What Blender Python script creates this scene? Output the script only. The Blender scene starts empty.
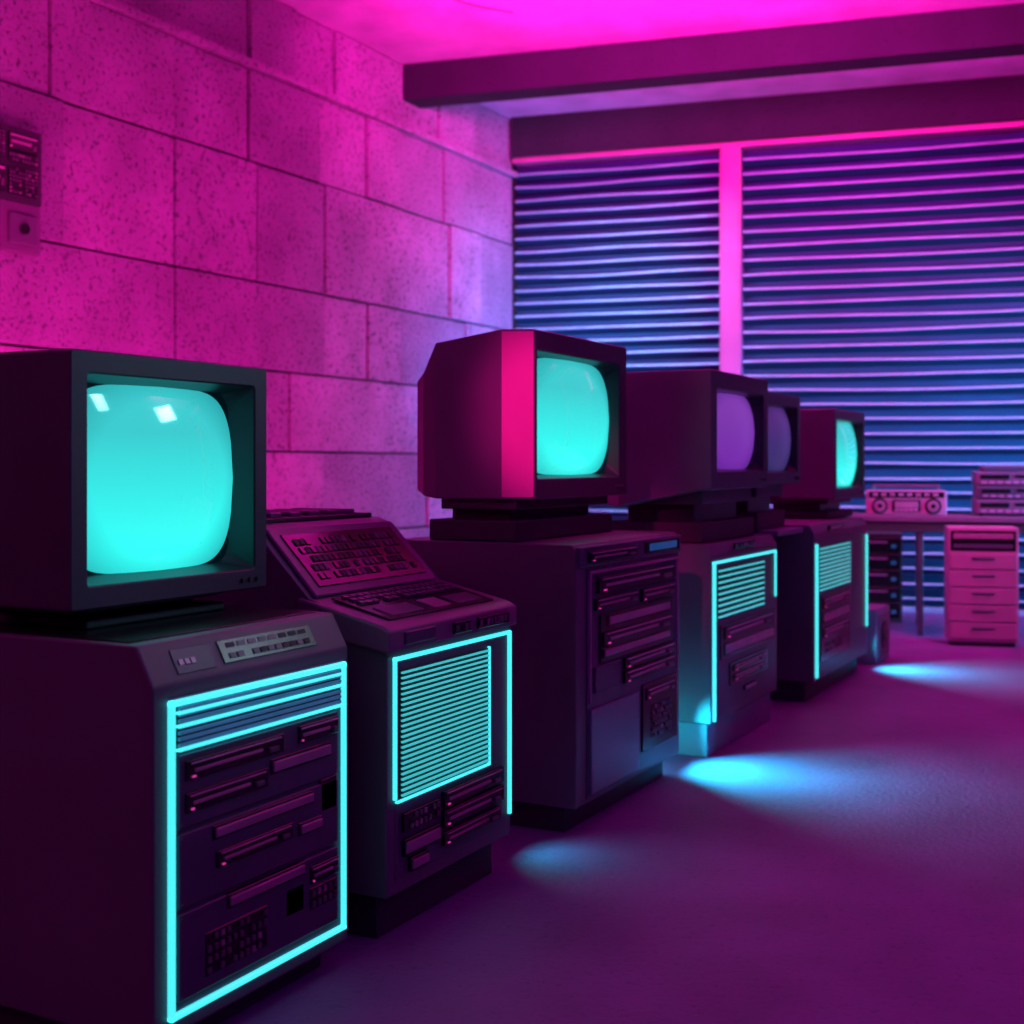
import bpy, bmesh, math, random
from mathutils import Vector, Matrix
random.seed(7)
S = bpy.context.scene
S.view_settings.view_transform = 'Standard'
S.view_settings.look = 'None'

# ------------------------------------------------------------------ materials
def mat(name, col, rough=0.55, metal=0.0, var=0.15, scale=12.0, bump=0.0, bscale=60.0,
        emis=None, est=0.0, coat=0.0):
    m = bpy.data.materials.new(name); m.use_nodes = True
    nt = m.node_tree; p = nt.nodes['Principled BSDF']
    p.inputs['Roughness'].default_value = rough
    p.inputs['Metallic'].default_value = metal
    p.inputs['Coat Weight'].default_value = coat
    tc = nt.nodes.new('ShaderNodeTexCoord')
    n = nt.nodes.new('ShaderNodeTexNoise'); n.inputs['Scale'].default_value = scale
    n.inputs['Detail'].default_value = 6
    nt.links.new(tc.outputs['Object'], n.inputs['Vector'])
    r = nt.nodes.new('ShaderNodeValToRGB')
    r.color_ramp.elements[0].position = .3; r.color_ramp.elements[1].position = .7
    r.color_ramp.elements[0].color = tuple(c*(1-var) for c in col)+(1,)
    r.color_ramp.elements[1].color = tuple(min(1, c*(1+var)) for c in col)+(1,)
    nt.links.new(n.outputs['Fac'], r.inputs['Fac'])
    nt.links.new(r.outputs['Color'], p.inputs['Base Color'])
    if bump > 0:
        n2 = nt.nodes.new('ShaderNodeTexNoise'); n2.inputs['Scale'].default_value = bscale
        n2.inputs['Detail'].default_value = 8
        nt.links.new(tc.outputs['Object'], n2.inputs['Vector'])
        b = nt.nodes.new('ShaderNodeBump'); b.inputs['Strength'].default_value = bump
        b.inputs['Distance'].default_value = 0.01
        nt.links.new(n2.outputs['Fac'], b.inputs['Height'])
        nt.links.new(b.outputs['Normal'], p.inputs['Normal'])
    if emis:
        p.inputs['Emission Color'].default_value = tuple(emis)+(1,)
        p.inputs['Emission Strength'].default_value = est
    return m

M = {}
M['body'] = mat('cabinet_paint', (.14, .10, .15), .5, 0, .08, 3, .08, 220)
M['bodyd'] = mat('plinth_black', (.05, .045, .055), .6, 0, .1, 5)
M['tv'] = mat('tv_plastic', (.07, .05, .08), .45, 0, .08, 5, .06, 300)
M['tvp'] = mat('tv_mauve_plastic', (.20, .10, .19), .45, 0, .08, 5, .06, 300)
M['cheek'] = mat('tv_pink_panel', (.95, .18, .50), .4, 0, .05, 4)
M['bezel'] = mat('bezel_plastic', (.035, .03, .04), .35, 0, .1, 8)
M['face'] = mat('fascia_panel', (.10, .08, .14), .42, .1, .1, 6)
M['plate'] = mat('fascia_plate', (.46, .20, .36), .35, .2, .12, 10)
M['lip'] = mat('fascia_lip', (.7, .28, .55), .3, .3, .1, 10)
M['black'] = mat('gloss_black', (.012, .011, .015), .25, 0, .1, 10)
M['key'] = mat('key_grey', (.16, .09, .15), .4, 0, .2, 30)
M['door'] = mat('grey_door', (.22, .21, .30), .5, .1, .08, 4)
M['pink'] = mat('drawer_pink_paint', (.48, .22, .38), .5, 0, .06, 6)
M['metal'] = mat('dark_metal', (.2, .19, .22), .35, .8, .1, 10)
M['neon'] = mat('neon_cyan', (.1, .5, .5), .3, emis=(.06, .75, .77), est=1.25)
M['slat'] = mat('vent_slat_cyan', (.1, .4, .4), .3, emis=(.03, .45, .47), est=1.0)
M['slatb'] = mat('vent_slat_blue', (.12, .3, .45), .35, emis=(.02, .10, .2), est=.5)
M['ledp'] = mat('led_pink', (.8, .1, .4), .4, emis=(1, .05, .5), est=.5)
M['disp'] = mat('blue_display', (.02, .08, .2), .25, emis=(.01, .06, .20), est=.7)

def screen_mat(name, c0, c1, edge, st, rough=.06, ior=1.6):
    m = bpy.data.materials.new(name); m.use_nodes = True
    nt = m.node_tree; p = nt.nodes['Principled BSDF']
    tc = nt.nodes.new('ShaderNodeTexCoord')
    sx = nt.nodes.new('ShaderNodeSeparateXYZ'); nt.links.new(tc.outputs['Generated'], sx.inputs[0])
    r = nt.nodes.new('ShaderNodeValToRGB')
    r.color_ramp.elements[0].position = 0.1; r.color_ramp.elements[0].color = c0+(1,)
    r.color_ramp.elements[1].position = 0.75; r.color_ramp.elements[1].color = c1+(1,)
    nt.links.new(sx.outputs['Z'], r.inputs['Fac'])
    # phosphor fall-off toward the tube edge
    vm = nt.nodes.new('ShaderNodeVectorMath'); vm.operation = 'DISTANCE'
    cb = nt.nodes.new('ShaderNodeCombineXYZ')
    nt.links.new(sx.outputs['Y'], cb.inputs['Y']); nt.links.new(sx.outputs['Z'], cb.inputs['Z'])
    nt.links.new(cb.outputs[0], vm.inputs[0]); vm.inputs[1].default_value = (0, .5, .5)
    mr = nt.nodes.new('ShaderNodeMapRange'); mr.inputs[1].default_value = .42; mr.inputs[2].default_value = .68
    nt.links.new(vm.outputs['Value'], mr.inputs[0])
    mx = nt.nodes.new('ShaderNodeMix'); mx.data_type = 'RGBA'
    nt.links.new(mr.outputs[0], mx.inputs[0]); nt.links.new(r.outputs[0], mx.inputs[6]); mx.inputs[7].default_value = edge+(1,)
    nt.links.new(mx.outputs[2], p.inputs['Emission Color'])
    p.inputs['Emission Strength'].default_value = st
    p.inputs['Base Color'].default_value = (.02, .03, .03, 1)
    p.inputs['Roughness'].default_value = rough
    p.inputs['IOR'].default_value = ior
    return m
M['scr_cyan'] = screen_mat('screen_cyan', (.03, .97, .90), (.04, .54, .56), (.015, .28, .31), 1.12)
M['scr_purple'] = screen_mat('screen_purple', (.20, .03, .46), (.24, .05, .48), (.10, .02, .30), .85, .3, 1.3)
M['scr_blue'] = screen_mat('screen_blue', (.05, .05, .24), (.12, .04, .30), (.04, .02, .13), .6, .3, 1.3)

# ------------------------------------------------------------------ builder
class B:
    def __init__(s):
        s.bm = bmesh.new(); s.mats = []
    def mi(s, m):
        if m not in s.mats: s.mats.append(m)
        return s.mats.index(m)
    def merge(s, t, m=None, mtx=None, smooth=False, keep=False):
        if mtx is not None: bmesh.ops.transform(t, matrix=mtx, verts=t.verts)
        bmesh.ops.recalc_face_normals(t, faces=t.faces)
        if not keep:
            i = s.mi(m)
            for f in t.faces: f.material_index = i
        for f in t.faces: f.smooth = smooth
        me = bpy.data.meshes.new('tmp'); t.to_mesh(me); t.free()
        s.bm.from_mesh(me); bpy.data.meshes.remove(me)
    def box(s, x0, x1, y0, y1, z0, z1, m, bev=0.0, mtx=None):
        t = bmesh.new(); bmesh.ops.create_cube(t, size=1)
        for v in t.verts:
            v.co = Vector((x0+(v.co.x+.5)*(x1-x0), y0+(v.co.y+.5)*(y1-y0), z0+(v.co.z+.5)*(z1-z0)))
        if bev > 0:
            bmesh.ops.bevel(t, geom=t.edges[:], offset=bev, segments=2 if bev > .004 else 1, affect='EDGES', profile=.5)
        s.merge(t, m, mtx)
    def prism(s, prof, y0, y1, m, bev=0.0, mtx=None):
        t = bmesh.new()
        a = [t.verts.new((x, y0, z)) for x, z in prof]; b = [t.verts.new((x, y1, z)) for x, z in prof]
        t.faces.new(a); t.faces.new(b[::-1]); n = len(prof)
        for i in range(n): t.faces.new((a[i], b[i], b[(i+1) % n], a[(i+1) % n]))
        if bev > 0: bmesh.ops.bevel(t, geom=t.edges[:], offset=bev, segments=2, affect='EDGES', profile=.5)
        s.merge(t, m, mtx)
    def cyl(s, c, r, h, axis, m, seg=20, r2=None):
        t = bmesh.new()
        bmesh.ops.create_cone(t, cap_ends=True, segments=seg, radius1=r, radius2=r if r2 is None else r2, depth=h)
        R = {'z': Matrix.Identity(4), 'x': Matrix.Rotation(math.pi/2, 4, 'Y'), 'y': Matrix.Rotation(math.pi/2, 4, 'X')}[axis]
        s.merge(t, m, Matrix.Translation(c) @ R)
    def obj(s, name, loc=None, rz=0.0):
        me = bpy.data.meshes.new(name)
        if loc is None:
            xs = [v.co.x for v in s.bm.verts]; ys = [v.co.y for v in s.bm.verts]; zs = [v.co.z for v in s.bm.verts]
            o = Vector(((min(xs)+max(xs))/2, (min(ys)+max(ys))/2, min(zs)))
            bmesh.ops.translate(s.bm, vec=-o, verts=s.bm.verts); loc = o
        s.bm.to_mesh(me); s.bm.free()
        for m in s.mats: me.materials.append(m)
        ob = bpy.data.objects.new(name, me); S.collection.objects.link(ob)
        ob.location = loc
        ob.rotation_euler[2] = rz
        return ob

def slope(p0, p1):
    e = Vector((p1[0]-p0[0], 0, p1[1]-p0[1])).normalized(); n = Vector((e.z, 0, -e.x))
    return Matrix(((e.x, 0, n.x, p0[0]), (0, 1, 0, 0), (e.z, 0, n.z, p0[1]), (0, 0, 0, 1)))

def gear(b, x, ya, yb, za, zb, items):
    for a0, a1, c0, c1, k in items:
        y0 = ya+(yb-ya)*a0; y1 = ya+(yb-ya)*a1; z1 = zb-(zb-za)*c0; z0 = zb-(zb-za)*c1
        w = y1-y0; h = z1-z0
        if k == 'slot':
            b.box(x-.002, x+.014, y0, y1, z0, z1, M['black'], .002)
            b.box(x+.012, x+.018, y0+w*.04, y1-w*.04, z1-h*.20, z1-h*.12, M['lip'], .0005)
            b.box(x+.012, x+.020, y0+w*.07, y1-w*.25, z0+h*.38, z0+h*.55, M['plate'], .001)
            b.box(x+.012, x+.022, y1-w*.18, y1-w*.08, z0+h*.2, z0+h*.45, M['key'], .001)
            b.box(x+.012, x+.018, y0+w*.05, y0+w*.08, z0+h*.12, z0+h*.22, M['ledp'])
        elif k == 'plate':
            b.box(x-.002, x+.012, y0, y1, z0, z1, M['black'], .002)
            b.box(x+.010, x+.018, y0+.006, y1-.006, z0+h*.18, z1-h*.18, M['plate'], .002)
        elif k == 'port':
            b.box(x-.002, x+.008, y0, y1, z0, z1, M['black'], .002)
        elif k == 'panel':
            b.box(x-.002, x+.008, y0, y1, z0, z1, M['face'], .003)
            for yy in (y0+.01, y1-.01):
                for zz in (z0+.01, z1-.01): b.cyl((x+.009, yy, zz), .003, .004, 'x', M['key'], 8)
        elif k == 'door':
            b.box(x-.002, x+.010, y0, y1, z0, z1, M['door'], .003)
        elif k == 'disp':
            b.box(x-.002, x+.010, y0, y1, z0, z1, M['black'], .002)
            b.box(x+.009, x+.012, y0+w*.1, y1-w*.1, z0+h*.2, z1-h*.2, M['disp'])
        elif k == 'keys':
            b.box(x-.002, x+.010, y0, y1, z0, z1, M['black'], .002)
            nx = max(2, int(w/.022)); nz = max(1, int(h/.022))
            for i in range(nx):
                for j in range(nz):
                    if random.random() < .25: continue
                    cy = y0+w*(i+.5)/nx; cz = z0+h*(j+.5)/nz
                    b.box(x+.008, x+.015, cy-w/nx*.26, cy+w/nx*.26, cz-h/nz*.26, cz+h/nz*.26,
                          M['key'] if random.random() < .85 else M['plate'])

def keys_on(b, mtx, a0, a1, y0, y1, na, ny, h=.006, mats=('key',), skip=.08):
    for i in range(na):
        for j in range(ny):
            if random.random() < skip: continue
            da = (a1-a0)/na; dy = (y1-y0)/ny
            b.box(a0+da*(i+.16), a0+da*(i+.84), y0+dy*(j+.14), y0+dy*(j+.86), 0, h, M[random.choice(mats)], 0, mtx)

def neon_rect(b, x, y0, y1, z0, z1, w=.013, sides='lrtb'):
    q = w*.45
    if 'l' in sides: b.box(x-.002, x+w, y0, y0+w, z0, z1, M['neon'], q*.5)
    if 'r' in sides: b.box(x-.002, x+w, y1-w, y1, z0, z1, M['neon'], q*.5)
    if 't' in sides: b.box(x-.002, x+w, y0, y1, z1-w, z1, M['neon'], q*.5)
    if 'b' in sides: b.box(x-.002, x+w, y0, y1, z0, z0+w, M['neon'], q*.5)

def vent(b, x, y0, y1, z0, z1, n, mt='slat', thick=.4):
    b.box(x-.002, x+.004, y0, y1, z0, z1, M['black'])
    d = (z1-z0)/n
    for i in range(n):
        zc = z0+d*(i+.5)
        b.box(x+.003, x+.012, y0+.006, y1-.006, zc-d*thick*.5, zc+d*thick*.5, M[mt], .001)

# ------------------------------------------------------------------ CRT televisions
def rring(x, y0, y1, z0, z1, r, k=6):
    pts = []
    for cy, cz, a0 in ((y1-r, z1-r, 0), (y0+r, z1-r, 90), (y0+r, z0+r, 180), (y1-r, z0+r, 270)):
        for i in range(k+1):
            a = math.radians(a0+90*i/k); pts.append((x, cy+r*math.cos(a), cz+r*math.sin(a)))
    return pts

def crt(name, xf, y0, y1, z0, z1, zbase, scr, rings, frame=.05, recess=.06, lip=.03,
        bodymat='tv', cheek=False, ped=.8, pstep=(.38, .72)):
    """rings: (dx, near_y_inset, far_y_inset, bottom_inset, top_inset) from the front back"""
    b = B(); t = bmesh.new()
    def mk(p): return [t.verts.new(q) for q in p]
    R = []
    fi = frame
    R.append(('bez', mk(rring(xf-recess, y0+fi+lip, y1-fi-lip, z0+fi+lip, z1-fi-lip, .05))))
    R.append(('bez', mk(rring(xf-.004, y0+fi, y1-fi, z0+fi, z1-fi, .012))))
    R.append(('rim', mk(rring(xf, y0+fi-.004, y1-fi+.004, z0+fi-.004, z1-fi+.004, .012))))
    n0, f0, b0, t0 = rings[0][1:]
    R.append(('rim', mk(rring(xf, y0+n0+.004, y1-f0-.004, z0+b0+.004, z1-t0-.004, .008))))
    for dx, n, f, bo, to in rings:
        R.append(('body', mk(rring(xf-.004+dx if dx == 0 else xf+dx, y0+n, y1-f, z0+bo, z1-to, .010))))
    ib = b.mi(M['bezel']); ir = b.mi(M[bodymat]); ic = b.mi(M['cheek']); itv = b.mi(M['tv'])
    for i in range(len(R)-1):
        a, c = R[i][1], R[i+1][1]; N = len(a)
        for j in range(N):
            f = t.faces.new((a[j], a[(j+1) % N], c[(j+1) % N], c[j]))
            f.material_index = ib if i < 2 else (itv if i < 3 else ir)
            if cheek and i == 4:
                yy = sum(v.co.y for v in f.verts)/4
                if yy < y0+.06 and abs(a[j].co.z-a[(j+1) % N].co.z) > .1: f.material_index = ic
    f = t.faces.new(R[-1][1]); f.material_index = ir
    b.merge(t, keep=True)
    dx = rings[-1][0]; pm = (y0+y1)/2; hw = (y1-y0)/2*ped
    g = z0-zbase
    b.box(xf+dx*.88, xf-.06, pm-hw, pm+hw, zbase, zbase+g*pstep[0], M['bodyd'], .006)
    b.box(xf+dx*.78, xf-.13, pm-hw*.8, pm+hw*.8, zbase+g*(pstep[0]-.04), zbase+g*(pstep[1]+.02), M['bezel'], .006)
    b.box(xf+dx*.80, xf-.07, pm-hw*.95, pm+hw*.95, zbase+g*pstep[1], z0+.03, M['tv'], .006)
    for i in range(7):
        xx = xf+dx*.45-i*.018
        b.box(xx-.005, xx+.005, pm-hw*.5, pm+hw*.5, z1-.03, z1-.012, M['black'])
    for i in range(3):
        b.cyl((xf+.003, y1-frame*.5-.02-i*.03, z0+frame*.5), .006, .01, 'x', M['bodyd'], 10)
    ob = b.obj(name)
    # glass
    s = B(); t = bmesh.new()
    ym, zm = (y0+y1)/2, (z0+z1)/2; hy = (y1-y0)/2-fi-lip+.004; hz = (z1-z0)/2-fi-lip+.004
    prev = None; K = 14
    for q in range(K):
        sc = 1-q/K
        cur = []
        for k in range(64):
            a = 2*math.pi*k/64; e = 2/(5.0*sc+2*(1-sc))
            cy = math.copysign(abs(math.cos(a))**e, math.cos(a)); cz = math.copysign(abs(math.sin(a))**e, math.sin(a))
            r2 = (sc*sc)*(cy*cy+cz*cz)/2
            cur.append(t.verts.new((xf-recess-.022+.075*(1-r2), ym+hy*cy*sc, zm+hz*cz*sc)))
        if prev:
            for k in range(64): t.faces.new((prev[k], prev[(k+1) % 64], cur[(k+1) % 64], cur[k]))
        prev = cur
    c = t.verts.new((xf-recess-.022+.075, ym, zm))
    for k in range(64): t.faces.new((prev[k], prev[(k+1) % 64], c))
    s.merge(t, M[scr], smooth=True)
    me = bpy.data.meshes.new('screen_glass'); s.bm.to_mesh(me); s.bm.free(); me.materials.append(M[scr])
    g = bpy.data.objects.new('screen_glass', me); S.collection.objects.link(g)
    g.parent = ob; g.matrix_parent_inverse = Matrix.Translation(-Vector(ob.location))
    return ob

BOXY = [(0, 0, 0, 0, 0), (-.34, 0, 0, .0, .0), (-.36, .02, .02, .02, .02), (-.56, .09, .09, .06, .07)]
crt('crt_monitor', -2.30, 2.17, 2.885, 1.01, 1.62, .955, 'scr_cyan', BOXY, frame=.055, recess=.08, lip=.018, ped=.7)
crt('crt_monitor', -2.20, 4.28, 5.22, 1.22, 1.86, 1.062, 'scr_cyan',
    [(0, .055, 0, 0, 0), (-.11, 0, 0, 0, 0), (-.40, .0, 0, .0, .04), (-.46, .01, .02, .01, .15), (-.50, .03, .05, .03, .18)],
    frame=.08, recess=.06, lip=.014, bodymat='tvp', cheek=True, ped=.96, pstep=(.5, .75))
crt('crt_monitor', -1.98, 5.69, 6.58, 1.235, 1.79, .987, 'scr_purple',
    [(0, 0, 0, 0, 0), (-.05, 0, 0, 0, 0), (-.46, 0, 0, -.085, .0), (-.60, .05, .05, -.07, .06)],
    frame=.085, recess=.06, lip=.012, bodymat='tvp', ped=.9)
crt('crt_monitor', -2.02, 6.61, 7.34, 1.245, 1.74, 1.002, 'scr_blue',
    [(0, 0, 0, 0, 0), (-.05, 0, 0, 0, 0), (-.40, 0, 0, -.05, .0), (-.52, .05, .05, -.04, .06)],
    frame=.065, recess=.05, lip=.012, ped=.7)
crt('crt_monitor', -2.00, 8.04, 8.86, 1.14, 1.70, 1.012, 'scr_cyan', BOXY, frame=.065, recess=.05, lip=.012, bodymat='tvp')

# ------------------------------------------------------------------ cabinets
def carcass(b, xf, y0, y1, depth, zb, zt, ch=(.05, .09), inset=.06):
    prof = [(xf-depth, zb), (xf, zb), (xf, zt-ch[1]), (xf-ch[0], zt), (xf-depth, zt)]
    b.prism(prof, y0, y1, M['body'], .006)
    b.box(xf-depth+.03, xf-inset, y0+.04, y1-.04, 0, zb+.01, M['bodyd'], .004)
    return slope((xf, zt-ch[1]), (xf-ch[0], zt))

# cabinet 1
b = B(); xf = -2.03
sl = carcass(b, xf, 2.15, 2.89, .85, .07, .95)
b.box(-2.86, -2.12, 2.17, 2.87, .949, .954, M['black'], .001)
b.box(.022, .080, 2.40, 2.76, 0, .004, M['black'], .001, sl)
b.box(.018, .078, 2.24, 2.37, 0, .003, M['face'], .001, sl)
keys_on(b, sl @ Matrix.Translation((0, 0, .003)), .028, .048, 2.42, 2.74, 1, 11, .004, ('key', 'face', 'bodyd'))
keys_on(b, sl @ Matrix.Translation((0, 0, .003)), .056, .074, 2.42, 2.74, 1, 8, .003, ('key', 'face', 'bodyd'))
keys_on(b, sl, .035, .055, 2.25, 2.31, 1, 3, .006, ('plate', 'key'))
b.box(xf-.002, xf+.004, 2.20, 2.86, .11, .83, M['face'], .001)
neon_rect(b, xf, 2.195, 2.865, .11, .825, .015)
vent(b, xf+.003, 2.215, 2.845, .715, .81, 7, 'slatb', .6)
for zz in (.795, .765, .712): b.box(xf+.005, xf+.02, 2.215, 2.845, zz-.003, zz+.003, M['neon'], .001)
gear(b, xf+.004, 2.22, 2.84, .14, .70, [
    (0, .98, .0, .30, 'panel'), (.03, .6, .03, .11, 'slot'), (.70, .97, .02, .10, 'slot'), (.52, .92, .13, .20, 'plate'),
    (.03, .5, .16, .24, 'slot'), (0, .98, .32, .62, 'panel'), (.18, .80, .33, .39, 'plate'), (.86, .97, .30, .45, 'port'),
    (.20, .66, .44, .51, 'slot'), (.70, .86, .46, .52, 'plate'), (0, .98, .64, .99, 'panel'),
    (.26, .74, .64, .70, 'plate'), (.14, .5, .76, .94, 'keys'), (.62, .74, .74, .86, 'port'), (.78, .97, .68, .76, 'slot'),
    (.78, .97, .78, .88, 'keys')])
b.obj('arcade_computer_cabinet')

# cabinet 2 with sloped console
b = B(); xf = -2.02
prof = [(xf-.83, .13), (xf, .13), (xf, .89), (xf-.27, .955), (xf-.46, 1.15), (xf-.52, 1.17), (xf-.83, 1.17)]
b.prism(prof, 3.06, 3.80, M['tvp'], .006)
b.box(xf-.82, xf+.002, 3.058, 3.802, .13, .86, M['body'], .004)
b.box(xf-.80, xf-.05, 3.09, 3.77, 0, .14, M['bodyd'], .004)
b.prism([(xf-.30, .87), (xf+.02, .82), (xf+.02, .885), (xf-.01, .90), (xf-.30, .965)], 3.045, 3.815, M['tvp'], .008)
s1 = slope((xf, .897), (xf-.28, .966))
b.box(.03, .24, 3.12, 3.74, 0, .006, M['black'], .002, s1)
keys_on(b, s1 @ Matrix.Translation((0, 0, .004)), .15, .235, 3.15, 3.71, 3, 16, .009, ('key', 'key', 'face'))
b.box(.05, .12, 3.40, 3.50, 0.002, .010, M['plate'], .002, s1)
b.box(.05, .12, 3.16, 3.34, 0.002, .009, M['face'], .002, s1)
b.box(.05, .12, 3.54, 3.70, 0.002, .009, M['face'], .002, s1)
s2 = slope((xf-.27, .958), (xf-.46, 1.152))
b.box(.0, .27, 3.09, 3.77, -.002, .012, M['tvp'], .004, s2)
b.box(.03, .24, 3.13, 3.73, .0, .016, M['black'], .002, s2)
keys_on(b, s2 @ Matrix.Translation((0, 0, .014)), .05, .22, 3.16, 3.70, 5, 20, .006, ('bodyd', 'face', 'black', 'black', 'bodyd'), .15)
b.box(xf-.80, xf-.52, 3.10, 3.76, 1.168, 1.185, M['bodyd'], .004)
for i in range(6): b.box(xf-.78, xf-.55, 3.14+i*.1, 3.20+i*.1, 1.183, 1.20, M['tvp'], .004)
gear(b, xf+.018, 3.08, 3.78, .825, .885, [(.06, .30, .15, .8, 'panel'), (.45, .6, .2, .8, 'keys'), (.66, .95, .2, .8, 'keys')])
b.box(xf-.002, xf+.004, 3.10, 3.76, .17, .80, M['face'], .001)
neon_rect(b, xf, 3.09, 3.79, .40, .805, .012, 'lt')
b.box(xf-.002, xf+.014, 3.778, 3.79, .20, .805, M['neon'], .003)
vent(b, xf+.003, 3.12, 3.64, .40, .765, 24, 'slat', .36)
b.box(xf+.002, xf+.014, 3.64, 3.645, .39, .77, M['neon'], .001)
b.box(xf+.002, xf+.014, 3.10, 3.64, .39, .396, M['neon'], .001)
gear(b, xf+.004, 3.10, 3.76, .17, .37, [(.05, .35, .08, .35, 'keys'), (.38, .95, .0, .25, 'slot'), (.38, .95, .30, .55, 'slot'), (.05, .35, .45, .7, 'plate'), (.38, .92, .62, .82, 'slot'), (.1, .25, .75, .95, 'plate')])
b.obj('control_console_desk')

# cabinet 3
b = B(); xf = -2.0
sl = carcass(b, xf, 4.27, 5.33, .78, .10, 1.06, (.02, .02))
b.box(xf-.01, xf+.012, 4.28, 5.32, .975, 1.05, M['face'], .004)
gear(b, xf+.010, 4.30, 5.30, .985, 1.042, [(.05, .5, .2, .9, 'slot'), (.6, .98, .05, .9, 'disp')])
b.box(xf-.002, xf+.004, 4.36, 5.29, .12, .965, M['face'], .001)
for yy in (4.37, 5.275): b.box(xf, xf+.014, yy, yy+.012, .47, .955, M['plate'], .002)
b.box(xf, xf+.014, 4.37, 5.287, .945, .957, M['plate'], .002)
gear(b, xf+.004, 4.40, 5.26, .49, .93, [
    (.05, .98, .0, .14, 'slot'), (.02, .5, .18, .28, 'slot'), (.55, .98, .18, .30, 'slot'), (.08, .96, .32, .74, 'port'), (.15, .9, .34, .44, 'plate'),
    (.10, .95, .48, .60, 'slot'), (.10, .9, .62, .70, 'plate'), (.02, .3, .76, .98, 'panel'), (.34, .98, .76, .86, 'slot'), (.34, .98, .88, .99, 'slot')])
gear(b, xf+.004, 4.38, 5.28, .13, .46, [(.0, .52, .05, 1, 'door'), (.56, .99, .0, .82, 'port'), (.60, .95, .06, .2, 'slot'), (.66, .9, .28, .70, 'keys')])
b.obj('equipment_cabinet')

# cabinet 4
b = B(); xf = -1.98
sl = carcass(b, xf, 5.69, 6.74, .78, .16, .985, (.03, .05))
b.box(xf-.6, xf-.03, 5.72, 6.72, 0, .155, M['door'], .004)
gear(b, xf, 5.71, 6.72, .92, .975, [(.3, .6, .0, .5, 'keys')])
b.box(xf-.002, xf+.004, 5.72, 6.71, .20, .92, M['face'], .001)
neon_rect(b, xf, 5.705, 6.69, .66, .905, .013, 'rt')
b.box(xf-.002, xf+.016, 5.705, 5.718, .17, .905, M['neon'], .003)
vent(b, xf+.003, 5.76, 6.48, .63, .87, 9, 'slat', .34)
gear(b, xf+.004, 5.80, 6.66, .22, .60, [(.0, 1, .0, .42, 'port'), (.05, .95, .03, .18, 'slot'), (.05, .95, .22, .38, 'plate'),
    (.15, .85, .5, .78, 'port'), (.2, .8, .54, .62, 'slot'), (.2, .8, .66, .74, 'slot'), (.4, .6, .86, .92, 'plate')])
b.obj('arcade_computer_cabinet')

# bridge shelf between cabinets 4 and 5
b = B()
b.box(-2.72, -1.98, 6.76, 7.26, .97, 1.0, M['door'], .004)
b.box(-2.70, -2.60, 6.80, 7.20, 0, .975, M['bodyd'], .004)
b.obj('bridge_shelf')

# cabinet 5
b = B(); xf = -1.93
sl = carcass(b, xf, 7.29, 8.62, .80, .12, 1.01, (.03, .05))
b.box(xf-.002, xf+.004, 7.33, 8.58, .16, .93, M['face'], .001)
b.box(xf-.002, xf+.016, 7.32, 7.334, .14, .90, M['neon'], .003)
b.box(xf-.002, xf+.016, 8.56, 8.574, .30, .90, M['neon'], .003)
vent(b, xf+.003, 7.38, 8.12, .62, .88, 11, 'slat', .38)
gear(b, xf+.004, 7.40, 8.40, .20, .60, [(0, .7, 0, .95, 'port'), (.05, .65, .05, .2, 'slot'), (.05, .65, .25, .4, 'plate'), (.05, .65, .48, .62, 'slot'), (.1, .5, .7, .85, 'keys')])
gear(b, xf, 7.6, 8.3, .955, 1.0, [(.0, .5, .1, .8, 'slot')])
b.obj('arcade_computer_cabinet')

b = B()
b.box(-2.40, -1.93, 8.90, 9.32, 0, .37, M['door'], .008)
b.box(-1.932, -1.925, 8.94, 9.28, .04, .33, M['body'], .003)
b.cyl((-1.922, 9.11, .18), .10, .01, 'x', M['black'], 24)
b.cyl((-1.916, 9.11, .18), .05, .012, 'x', M['bezel'], 24, .03)
b.obj('speaker_box')

# ------------------------------------------------------------------ back corner furniture
b = B()   # desk local: x width, front at y=0
b.box(0, 2.1, 0, .72, .90, .945, M['tvp'], .006)
b.box(.02, 2.08, .02, .06, .82, .90, M['bodyd'], .003)
for xx in (.04, .52, 2.02): 
    b.box(xx, xx+.045, .04, .085, 0, .90, M['metal'], .004); b.box(xx, xx+.045, .62, .665, 0, .90, M['metal'], .004)
    b.box(xx, xx+.045, .08, .63, .10, .13, M['metal'], .003)
b.obj('desk', (-2.48, 10.46, 0), math.radians(12))

b = B()   # boombox
b.box(0, .62, 0, .14, 0, .2, M['pink'], .012)
b.box(.02, .60, -.004, .004, .14, .19, M['black'], .002)
b.box(.20, .42, -.008, .004, .03, .125, M['black'], .002)
b.box(.22, .40, -.012, 0, .06, .11, M['plate'], .002)
for cx in (.105, .515):
    b.cyl((cx, -.004, .075), .062, .012, 'y', M['black'], 24); b.cyl((cx, -.008, .075), .045, .014, 'y', M['plate'], 24)
    b.cyl((cx, -.012, .075), .018, .016, 'y', M['black'], 16)
for i in range(8): b.box(.05+i*.066, .09+i*.066, -.008, 0, .155, .175, M['pink'], .002)
for i in range(5): b.box(.22+i*.037, .25+i*.037, -.016, -.006, .035, .052, M['lip'], .001)
b.box(.05, .07, .05, .07, .19, .235, M['metal'], .003); b.box(.55, .57, .05, .07, .19, .235, M['metal'], .003)
b.box(.05, .57, .05, .07, .225, .243, M['metal'], .004)
b.obj('boombox', (-2.38, 10.60, .947), math.radians(14))

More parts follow.
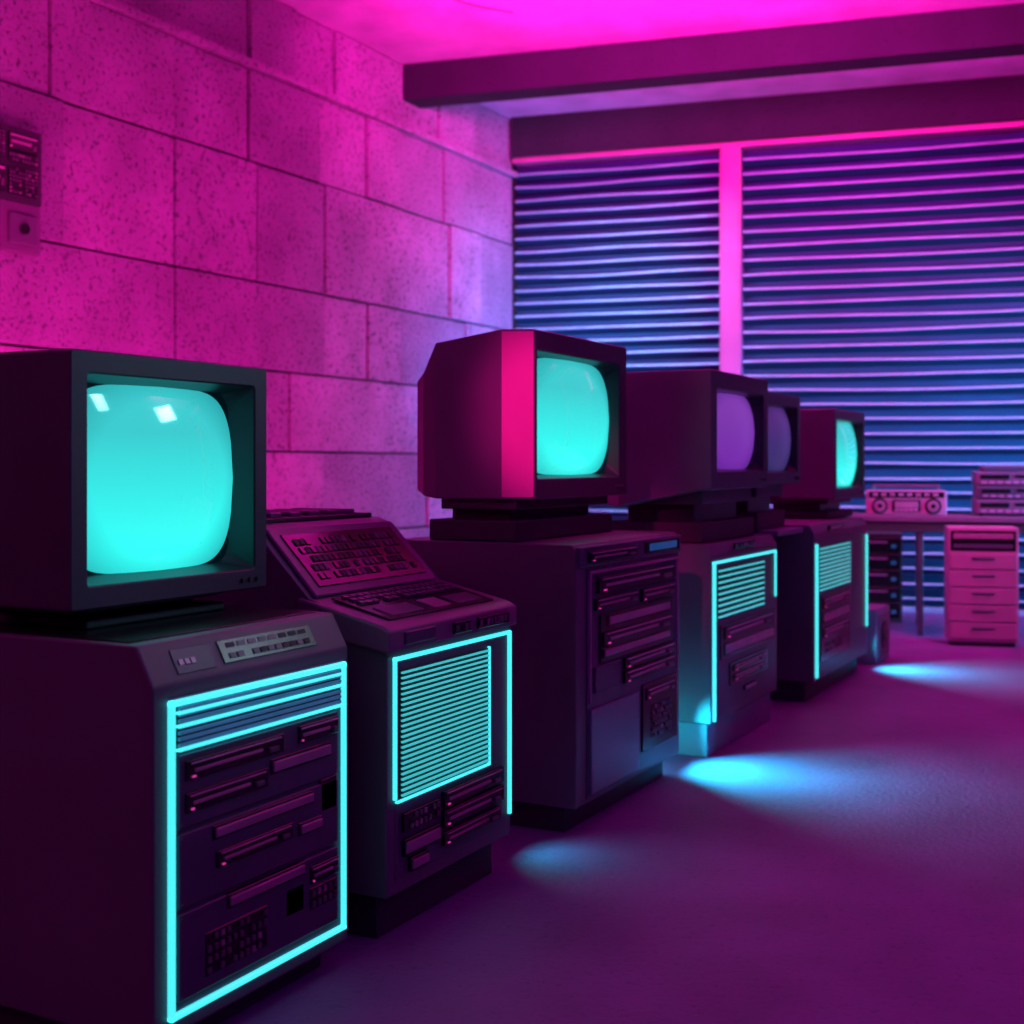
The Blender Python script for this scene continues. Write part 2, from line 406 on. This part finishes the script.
b = B()   # stacked stereo decks
for i, (za, zb, dx) in enumerate(((0.012, .13, 0), (.135, .235, .01), (.24, .35, .0), (.355, .40, .06))):
    b.box(dx, .62-dx, 0, .42, za, zb, M['tvp'] if i != 1 else M['body'], .006)
    b.box(dx+.015, .605-dx, -.006, .004, za+.008, zb-.008, M['face'] if i % 2 else M['tvp'], .002)
    if i < 3:
        h = zb-za
        b.box(dx+.04, dx+.26, -.012, 0, za+h*.45, za+h*.8, M['black'], .002)
        b.box(dx+.30, dx+.46, -.012, 0, za+h*.55, za+h*.78, M['black'], .002)
        for k in range(7): b.box(dx+.05+k*.06, dx+.09+k*.06, -.016, 0, za+h*.15, za+h*.3, M['lip'], .001)
        b.cyl((.56-dx, -.012, za+h*.55), .022, .02, 'y', M['black'], 18)
for xx in (.05, .57):
    for yy in (.05, .37): b.cyl((xx, yy, .008), .015, .016, 'z', M['black'], 12)
b.obj('stereo_tape_deck', (-1.58, 10.82, .947), math.radians(12))

b = B()   # drawer cabinet
b.box(0, .50, 0, .32, .03, .885, M['pink'], .006)
b.box(.02, .48, .03, .30, 0, .04, M['bodyd'], .003)
b.box(.02, .48, -.004, .004, .71, .86, M['black'], .002)
b.box(.04, .46, -.010, 0, .80, .84, M['plate'], .002); b.box(.04, .46, -.010, 0, .73, .76, M['face'], .002)
for i in range(5):
    z = .055+i*.13
    b.box(.015, .485, -.014, .004, z, z+.118, M['pink'], .004)
    b.box(.17, .33, -.024, -.010, z+.075, z+.09, M['metal'], .003)
b.obj('drawer_cabinet', (-1.67, 10.12, 0), math.radians(14))

b = B()   # rack under desk
b.box(0, .42, 0, .4, 0, .76, M['bodyd'], .005)
for i in range(5):
    z = .04+i*.14
    b.box(.02, .40, -.008, .004, z, z+.125, M['black'], .003)
    b.box(.05, .30, -.014, 0, z+.08, z+.095, M['lip'], .001); b.box(.33, .37, -.014, 0, z+.04, z+.07, M['disp'], .001)
b.obj('equipment_rack', (-2.66, 11.28, 0), math.radians(12))

# ------------------------------------------------------------------ room
XW = -6.1; YC = 11.56; ANG = math.radians(10.5); CH = 4.82
def concrete(name, col, speck=.35, rough=.8, vs=22, bump=.35, lo=.33, hi=.42):
    m = bpy.data.materials.new(name); m.use_nodes = True; nt = m.node_tree; p = nt.nodes['Principled BSDF']
    p.inputs['Roughness'].default_value = rough
    tc = nt.nodes.new('ShaderNodeTexCoord')
    n = nt.nodes.new('ShaderNodeTexNoise'); n.inputs['Scale'].default_value = 2.2; n.inputs['Detail'].default_value = 10
    v = nt.nodes.new('ShaderNodeTexNoise'); v.inputs['Scale'].default_value = vs; v.inputs['Detail'].default_value = 4
    v.inputs['Roughness'].default_value = .65
    for q in (n, v): nt.links.new(tc.outputs['Object'], q.inputs['Vector'])
    r = nt.nodes.new('ShaderNodeValToRGB'); r.color_ramp.elements[0].position = .3; r.color_ramp.elements[1].position = .75
    r.color_ramp.elements[0].color = tuple(c*.72 for c in col)+(1,); r.color_ramp.elements[1].color = tuple(c*1.12 for c in col)+(1,)
    nt.links.new(n.outputs['Fac'], r.inputs['Fac'])
    r2 = nt.nodes.new('ShaderNodeValToRGB'); r2.color_ramp.elements[0].position = lo; r2.color_ramp.elements[1].position = hi
    r2.color_ramp.elements[0].color = (1-speck,)*3+(1,); r2.color_ramp.elements[1].color = (1, 1, 1, 1)
    nt.links.new(v.outputs['Fac'], r2.inputs['Fac'])
    mx = nt.nodes.new('ShaderNodeMix'); mx.data_type = 'RGBA'; mx.blend_type = 'MULTIPLY'; mx.inputs[0].default_value = 1
    nt.links.new(r.outputs[0], mx.inputs[6]); nt.links.new(r2.outputs[0], mx.inputs[7])
    nt.links.new(mx.outputs[2], p.inputs['Base Color'])
    bp = nt.nodes.new('ShaderNodeBump'); bp.inputs['Strength'].default_value = bump; bp.inputs['Distance'].default_value = .014
    nt.links.new(v.outputs['Fac'], bp.inputs['Height']); nt.links.new(bp.outputs[0], p.inputs['Normal'])
    return m
mw = concrete('concrete_block', (.54, .30, .52), .6, .85, 32, 1, .37, .46)
mw2 = concrete('concrete_block_dark', (.42, .24, .42), .6, .85, 36, 1, .37, .46)
mw3 = concrete('concrete_block_mid', (.48, .27, .47), .6, .85, 28, 1, .38, .47)
mgrout = concrete('joint_mortar', (.03, .02, .03))
mfloor = concrete('floor_concrete', (.23, .12, .32), .25, .6, 40, .35)
mceil = concrete('ceiling_plaster', (.8, .4, .75), .05, .9, 12, .1)
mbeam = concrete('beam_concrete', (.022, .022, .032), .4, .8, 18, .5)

b = B()
b.box(XW-.3, XW-.035, -3, 11.7, 0, CH, mgrout)
rows = [(0, .8, [-3, -1.9, -.6, .7, 2.1, 3.4, 4.5, 5.7, 7.0, 8.3, 9.5, 10.5, YC]),
        (.8, 1.45, [-3, -1.2, 0.1, 1.5, 2.9, 4.0, 5.2, 6.5, 8.33, 9.9, 10.8, YC]),
        (1.45, 2.05, [-3, -2.0, -.8, .5, 1.9, 3.1, 4.6, 6.0, 6.9, 7.92, 9.2, 10.2, YC]),
        (2.05, 2.69, [-3, -1.5, -.2, 1.2, 2.5, 3.8, 5.1, 6.68, 8.37, 8.97, 9.48, 10.6, YC]),
        (2.69, 3.56, [-3, -2.2, -1.0, .3, 1.5, 2.7, 3.7, 4.7, 5.70, 6.68, 7.54, 8.37, 9.48, 10.3, 10.88, YC]),
        (3.56, 4.24, [-3, -1.6, -.4, .9, 2.1, 3.3, 4.4, 5.6, 6.68, 7.45, 8.30, 8.95, 9.45, 10.2, 10.9, YC]),
        (4.28, CH, [-3, -1.9, -.7, .6, 1.8, 3.0, 4.1, 5.2, 6.3, 7.45, 7.98, 8.5, 9.3, 10.1, 10.8, YC])]
for z0, z1, ys in rows:
    for i in range(len(ys)-1):
        o = (.010 if i % 2 else -.010)+random.uniform(-.008, .008)
        b.box(XW-.05, XW+o, ys[i]+.010, ys[i+1]-.010, z0+.008, z1-.008, random.choice((mw, mw3, mw2)), .007)
b.box(XW-.05, XW+.05, -3, YC, 4.235, 4.285, mw, .006)
b.obj('wall_left')

b = B(); b.box(XW-.3, 6, -3, 14, -.12, 0, mfloor); b.obj('floor')
b = B(); b.box(XW-.3, 6, -3, 14, CH, CH+.15, mceil); b.obj('ceiling')

def wallobj(b, name): return b.obj(name, (XW, YC, 0), ANG)
mback = mat('shutter_backing', (.02, .07, .17), .7, 0, .15, 2)
b = B(); b.box(-.35, 11.5, .16, .32, 0, CH, mback); wallobj(b, 'wall_back')
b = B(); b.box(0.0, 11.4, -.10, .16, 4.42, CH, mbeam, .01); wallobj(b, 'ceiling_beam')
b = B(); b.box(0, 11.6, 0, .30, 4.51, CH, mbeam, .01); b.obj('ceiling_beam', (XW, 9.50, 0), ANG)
mpost = mat('post_pink_paint', (.5, .12, .32), .5, 0, .1, 4)
for k, sx in enumerate((2.07, 5.6, 9.1)):
    b = B(); b.box(sx, sx+.2, -.04, .16, 0, 4.42, mpost, .006); b.box(sx+.02, sx+.18, -.055, -.035, .02, 4.40, mpost, .004)
    wallobj(b, 'trim_%d' % (k+1))
b = B(); b.box(0, 11.3, -.06, .16, 4.37, 4.42, mpost, .006); wallobj(b, 'trim_4')
mslat = mat('shutter_slat_metal', (.40, .60, .70), .35, .3, .1, 3)
mslatd = mat('shutter_slat_dark', (.015, .06, .12), .5, .1, .1, 3)
def shutter(s0, s1, n, name, sag):
    b = B()
    for i in range(n):
        z = .06+(4.33-.06)*(i+.5)/n
        t = random.uniform(-.008, .008)
        M1 = Matrix.Translation((0, .02, z)) @ Matrix.Rotation(math.radians(-28), 4, 'X')
        b.box(s0+.01, s1-.01, .0, .12, -.004, .004, mslatd, 0, M1)
        tt = bmesh.new(); N = 8
        segs = 12
        ringsv = []
        for q in range(segs+1):
            xx = s0+.01+(s1-s0-.02)*q/segs; zz = z+sag*math.sin(math.pi*q/segs)*(-1)+t*math.sin(q*.6+i)
            ringsv.append([tt.verts.new((xx, .018+.014*math.cos(2*math.pi*k/N), zz+.012*math.sin(2*math.pi*k/N))) for k in range(N)])
        for q in range(segs):
            for k in range(N): tt.faces.new((ringsv[q][k], ringsv[q][(k+1) % N], ringsv[q+1][(k+1) % N], ringsv[q+1][k]))
        b.merge(tt, mslat, smooth=True)
    b.box(s0+.01, s1-.01, -.01, .06, .0, .045, mslat, .004)
    wallobj(b, name)
shutter(.0, 2.07, 33, 'louvered_shutter', .004)
shutter(2.27, 5.6, 31, 'louvered_shutter', .006)
shutter(5.8, 9.1, 31, 'louvered_shutter', .006)

# wall control panel
b = B(); xp = XW+.02
b.box(xp-.02, xp+.05, 4.75, 5.47, 2.87, 3.30, M['bodyd'], .006)
gear(b, xp+.05, 4.78, 5.45, 2.89, 3.28, [(.02, .3, .05, .45, 'keys'), (.36, .62, .05, .45, 'keys'), (.66, .97, .05, .3, 'slot'),
     (.66, .97, .34, .48, 'keys'), (.02, .3, .55, .95, 'slot'), (.36, .62, .55, .95, 'slot'), (.66, .97, .55, .95, 'keys')])
b.box(xp-.02, xp+.04, 4.75, 5.47, 2.58, 2.87, M['tvp'], .006)
b.box(xp+.03, xp+.06, 5.23, 5.43, 2.63, 2.80, M['body'], .004)
b.cyl((xp+.066, 5.33, 2.715), .03, .02, 'x', M['black'])
b.obj('wall_control_panel')

# ceiling cable
cu = bpy.data.curves.new('ceiling_cable', 'CURVE'); cu.dimensions = '3D'; cu.bevel_depth = .005
sp = cu.splines.new('BEZIER'); pts = [(-5.1, 7.9, CH-.006), (-4.95, 8.2, CH-.006), (-4.85, 8.5, CH-.006), (-4.65, 8.8, CH-.006)]
sp.bezier_points.add(3)
for q, pnt in zip(sp.bezier_points, pts): q.co = pnt; q.handle_left_type = q.handle_right_type = 'AUTO'
cu.materials.append(M['bodyd']); S.collection.objects.link(bpy.data.objects.new('ceiling_cable', cu))

# ------------------------------------------------------------------ lights
def area(name, loc, tgt, sx, sy, col, p, spread=180):
    l = bpy.data.lights.new(name, 'AREA'); l.shape = 'RECTANGLE'; l.size = sx; l.size_y = sy
    l.color = col; l.energy = p; l.spread = math.radians(spread)
    o = bpy.data.objects.new(name, l); S.collection.objects.link(o); o.location = loc
    o.rotation_euler = (Vector(tgt)-Vector(loc)).to_track_quat('-Z', 'Y').to_euler(); return o
def beam_fill(name, s, toff, z, length, w, dy, dz, col, p, spread=180):
    """unseen linear fill lamp added behind the ceiling beam, parallel to it (s along, toff behind its back face)"""
    e = Vector((math.cos(ANG), math.sin(ANG), 0)); n = Vector((-math.sin(ANG), math.cos(ANG), 0))
    pos = Vector((XW, 9.50, 0))+e*s+n*(.30+toff); pos.z = z
    d = (n*dy+Vector((0, 0, dz))).normalized(); Z = -d; X = e; Y = Z.cross(X)
    l = bpy.data.lights.new(name, 'AREA'); l.shape = 'RECTANGLE'; l.size = length; l.size_y = w
    l.color = col; l.energy = p; l.spread = math.radians(spread)
    o = bpy.data.objects.new(name, l); S.collection.objects.link(o)
    m = Matrix((X, Y, Z)).transposed().to_4x4(); m.translation = pos; o.matrix_world = m
PK = (1, .02, .46); MG = (1, .012, .52); CY = (.01, .75, .85)
area('upfill_pink', (-2.9, 7.6, 4.15), (-3.2, 9.0, 4.9), 3.4, .6, MG, 240, 130)  # unseen lamps added above the view to wash the ceiling
area('upfill_pink_right', (.9, 7.8, 4.15), (.7, 8.8, 4.9), 2.6, .8, MG, 90)
area('upfill_pink_front', (1.0, 3.0, 3.6), (1.0, 3.2, 4.9), 2, 2, (.6, .02, .9), 24)
beam_fill('beam_fill_up_pink', 5.0, .10, 4.58, 8.0, .10, .30, .9, MG, 190, 150)  # added fill lamps hidden by the beam, tinting ceiling and shutters
beam_fill('beam_fill_blue', 1.50, .14, 4.56, 1.5, .10, 1.0, -1.5, (.0, .42, .9), 48, 80)
beam_fill('beam_fill_pink', 5.6, .14, 4.56, 5.0, .10, 1.0, -1.1, MG, 24, 110)
area('wallwash_pink', (-5.0, 5.2, .35), (-6.1, 5.7, 2.0), 4.6, .3, PK, 92)
area('wallwash_pink_near', (-4.7, 4.2, 1.2), (-6.1, 4.9, 2.1), 1.0, .3, PK, 45)
area('wallwash_pink_high', (-3.8, 4.6, 4.6), (-6.1, 6.5, 2.6), 2.0, .6, PK, 6, 130)
area('corner_blue', (-4.6, 9.6, .8), (-6.1, 11.3, 3.0), .5, .4, (.0, .26, .8), 24, 80)
area('shutter_blue', (1.0, 11.0, 2.0), (-3.2, 12.0, 1.5), 1.0, 2.0, (.0, .38, .95), 115, 80)
area('desk_fill_pink', (-.2, 8.6, 3.2), (-1.8, 10.4, .8), .5, .5, (1, .08, .5), 6, 50)  # unseen fill, added to turn the drawer cabinet and desk pinker
area('side_fill_pink', (-3.4, -.6, 3.2), (-2.4, 4.0, 1.1), 1.2, 1.0, (.85, .06, .48), 20)  # unseen fill, added to lift the near sides of the cabinets
area('aisle_fill_violet', (1.6, 1.4, 3.6), (-1.4, 4.6, .3), 1.6, 1.6, (.28, .03, .9), 18)  # unseen fill, added to tint cabinet fronts and floor violet
area('screen_glint_a', (.35, 5.9, 3.0), (-2.3, 2.5, 1.4), .50, .40, (.3, .95, 1), .42, 25)  # unseen lamps added so the nearest screen reflects bright highlights
area('screen_glint_b', (.9, 4.1, 3.3), (-2.3, 2.5, 1.4), .26, .50, (.3, .95, 1), .28, 25)
l = bpy.data.lights.new('cheek_fill_spot', 'SPOT'); l.color = (1, .02, .40); l.energy = 500; l.spot_size = math.radians(11); l.spot_blend = .9; l.shadow_soft_size = .08  # added narrow spot, unseen, brightening only the television's pink cheek
o = bpy.data.objects.new('cheek_fill_spot', l); S.collection.objects.link(o); o.location = (-1.6, 1.2, 3.4)
o.rotation_euler = (Vector((-2.15, 4.3, 1.58))-Vector(o.location)).to_track_quat('-Z', 'Y').to_euler()
# cyan lamps low in the gaps between cabinets
area('gap_lamp_a', (-2.12, 4.03, .16), (-1.85, 4.06, 0), .16, .08, CY, .5, 100)
area('gap_lamp_b', (-2.10, 5.50, .20), (-1.45, 5.56, 0), .26, .12, CY, 18, 100)
area('gap_lamp_c', (-1.98, 8.76, .22), (-1.35, 8.80, 0), .16, .12, CY, 12, 100)
area('gap_lamp_plinth', (-2.30, 5.40, .10), (-2.15, 5.75, .07), .5, .08, CY, 1.6)

w = bpy.data.worlds.new('World'); S.world = w; w.use_nodes = True
w.node_tree.nodes['Background'].inputs[0].default_value = (.28, .02, .50, 1)
w.node_tree.nodes['Background'].inputs[1].default_value = .04

# ------------------------------------------------------------------ camera
c = bpy.data.cameras.new('cam'); c.lens = 45.7; c.sensor_width = 36; c.shift_y = -47/1024
c.dof.use_dof = True; c.dof.focus_distance = 3.9; c.dof.aperture_fstop = 2.6
o = bpy.data.objects.new('cam', c); S.collection.objects.link(o)
o.location = (0, 0, 1.35); o.rotation_euler = (math.pi/2, 0, math.radians(27.9))
S.camera = o
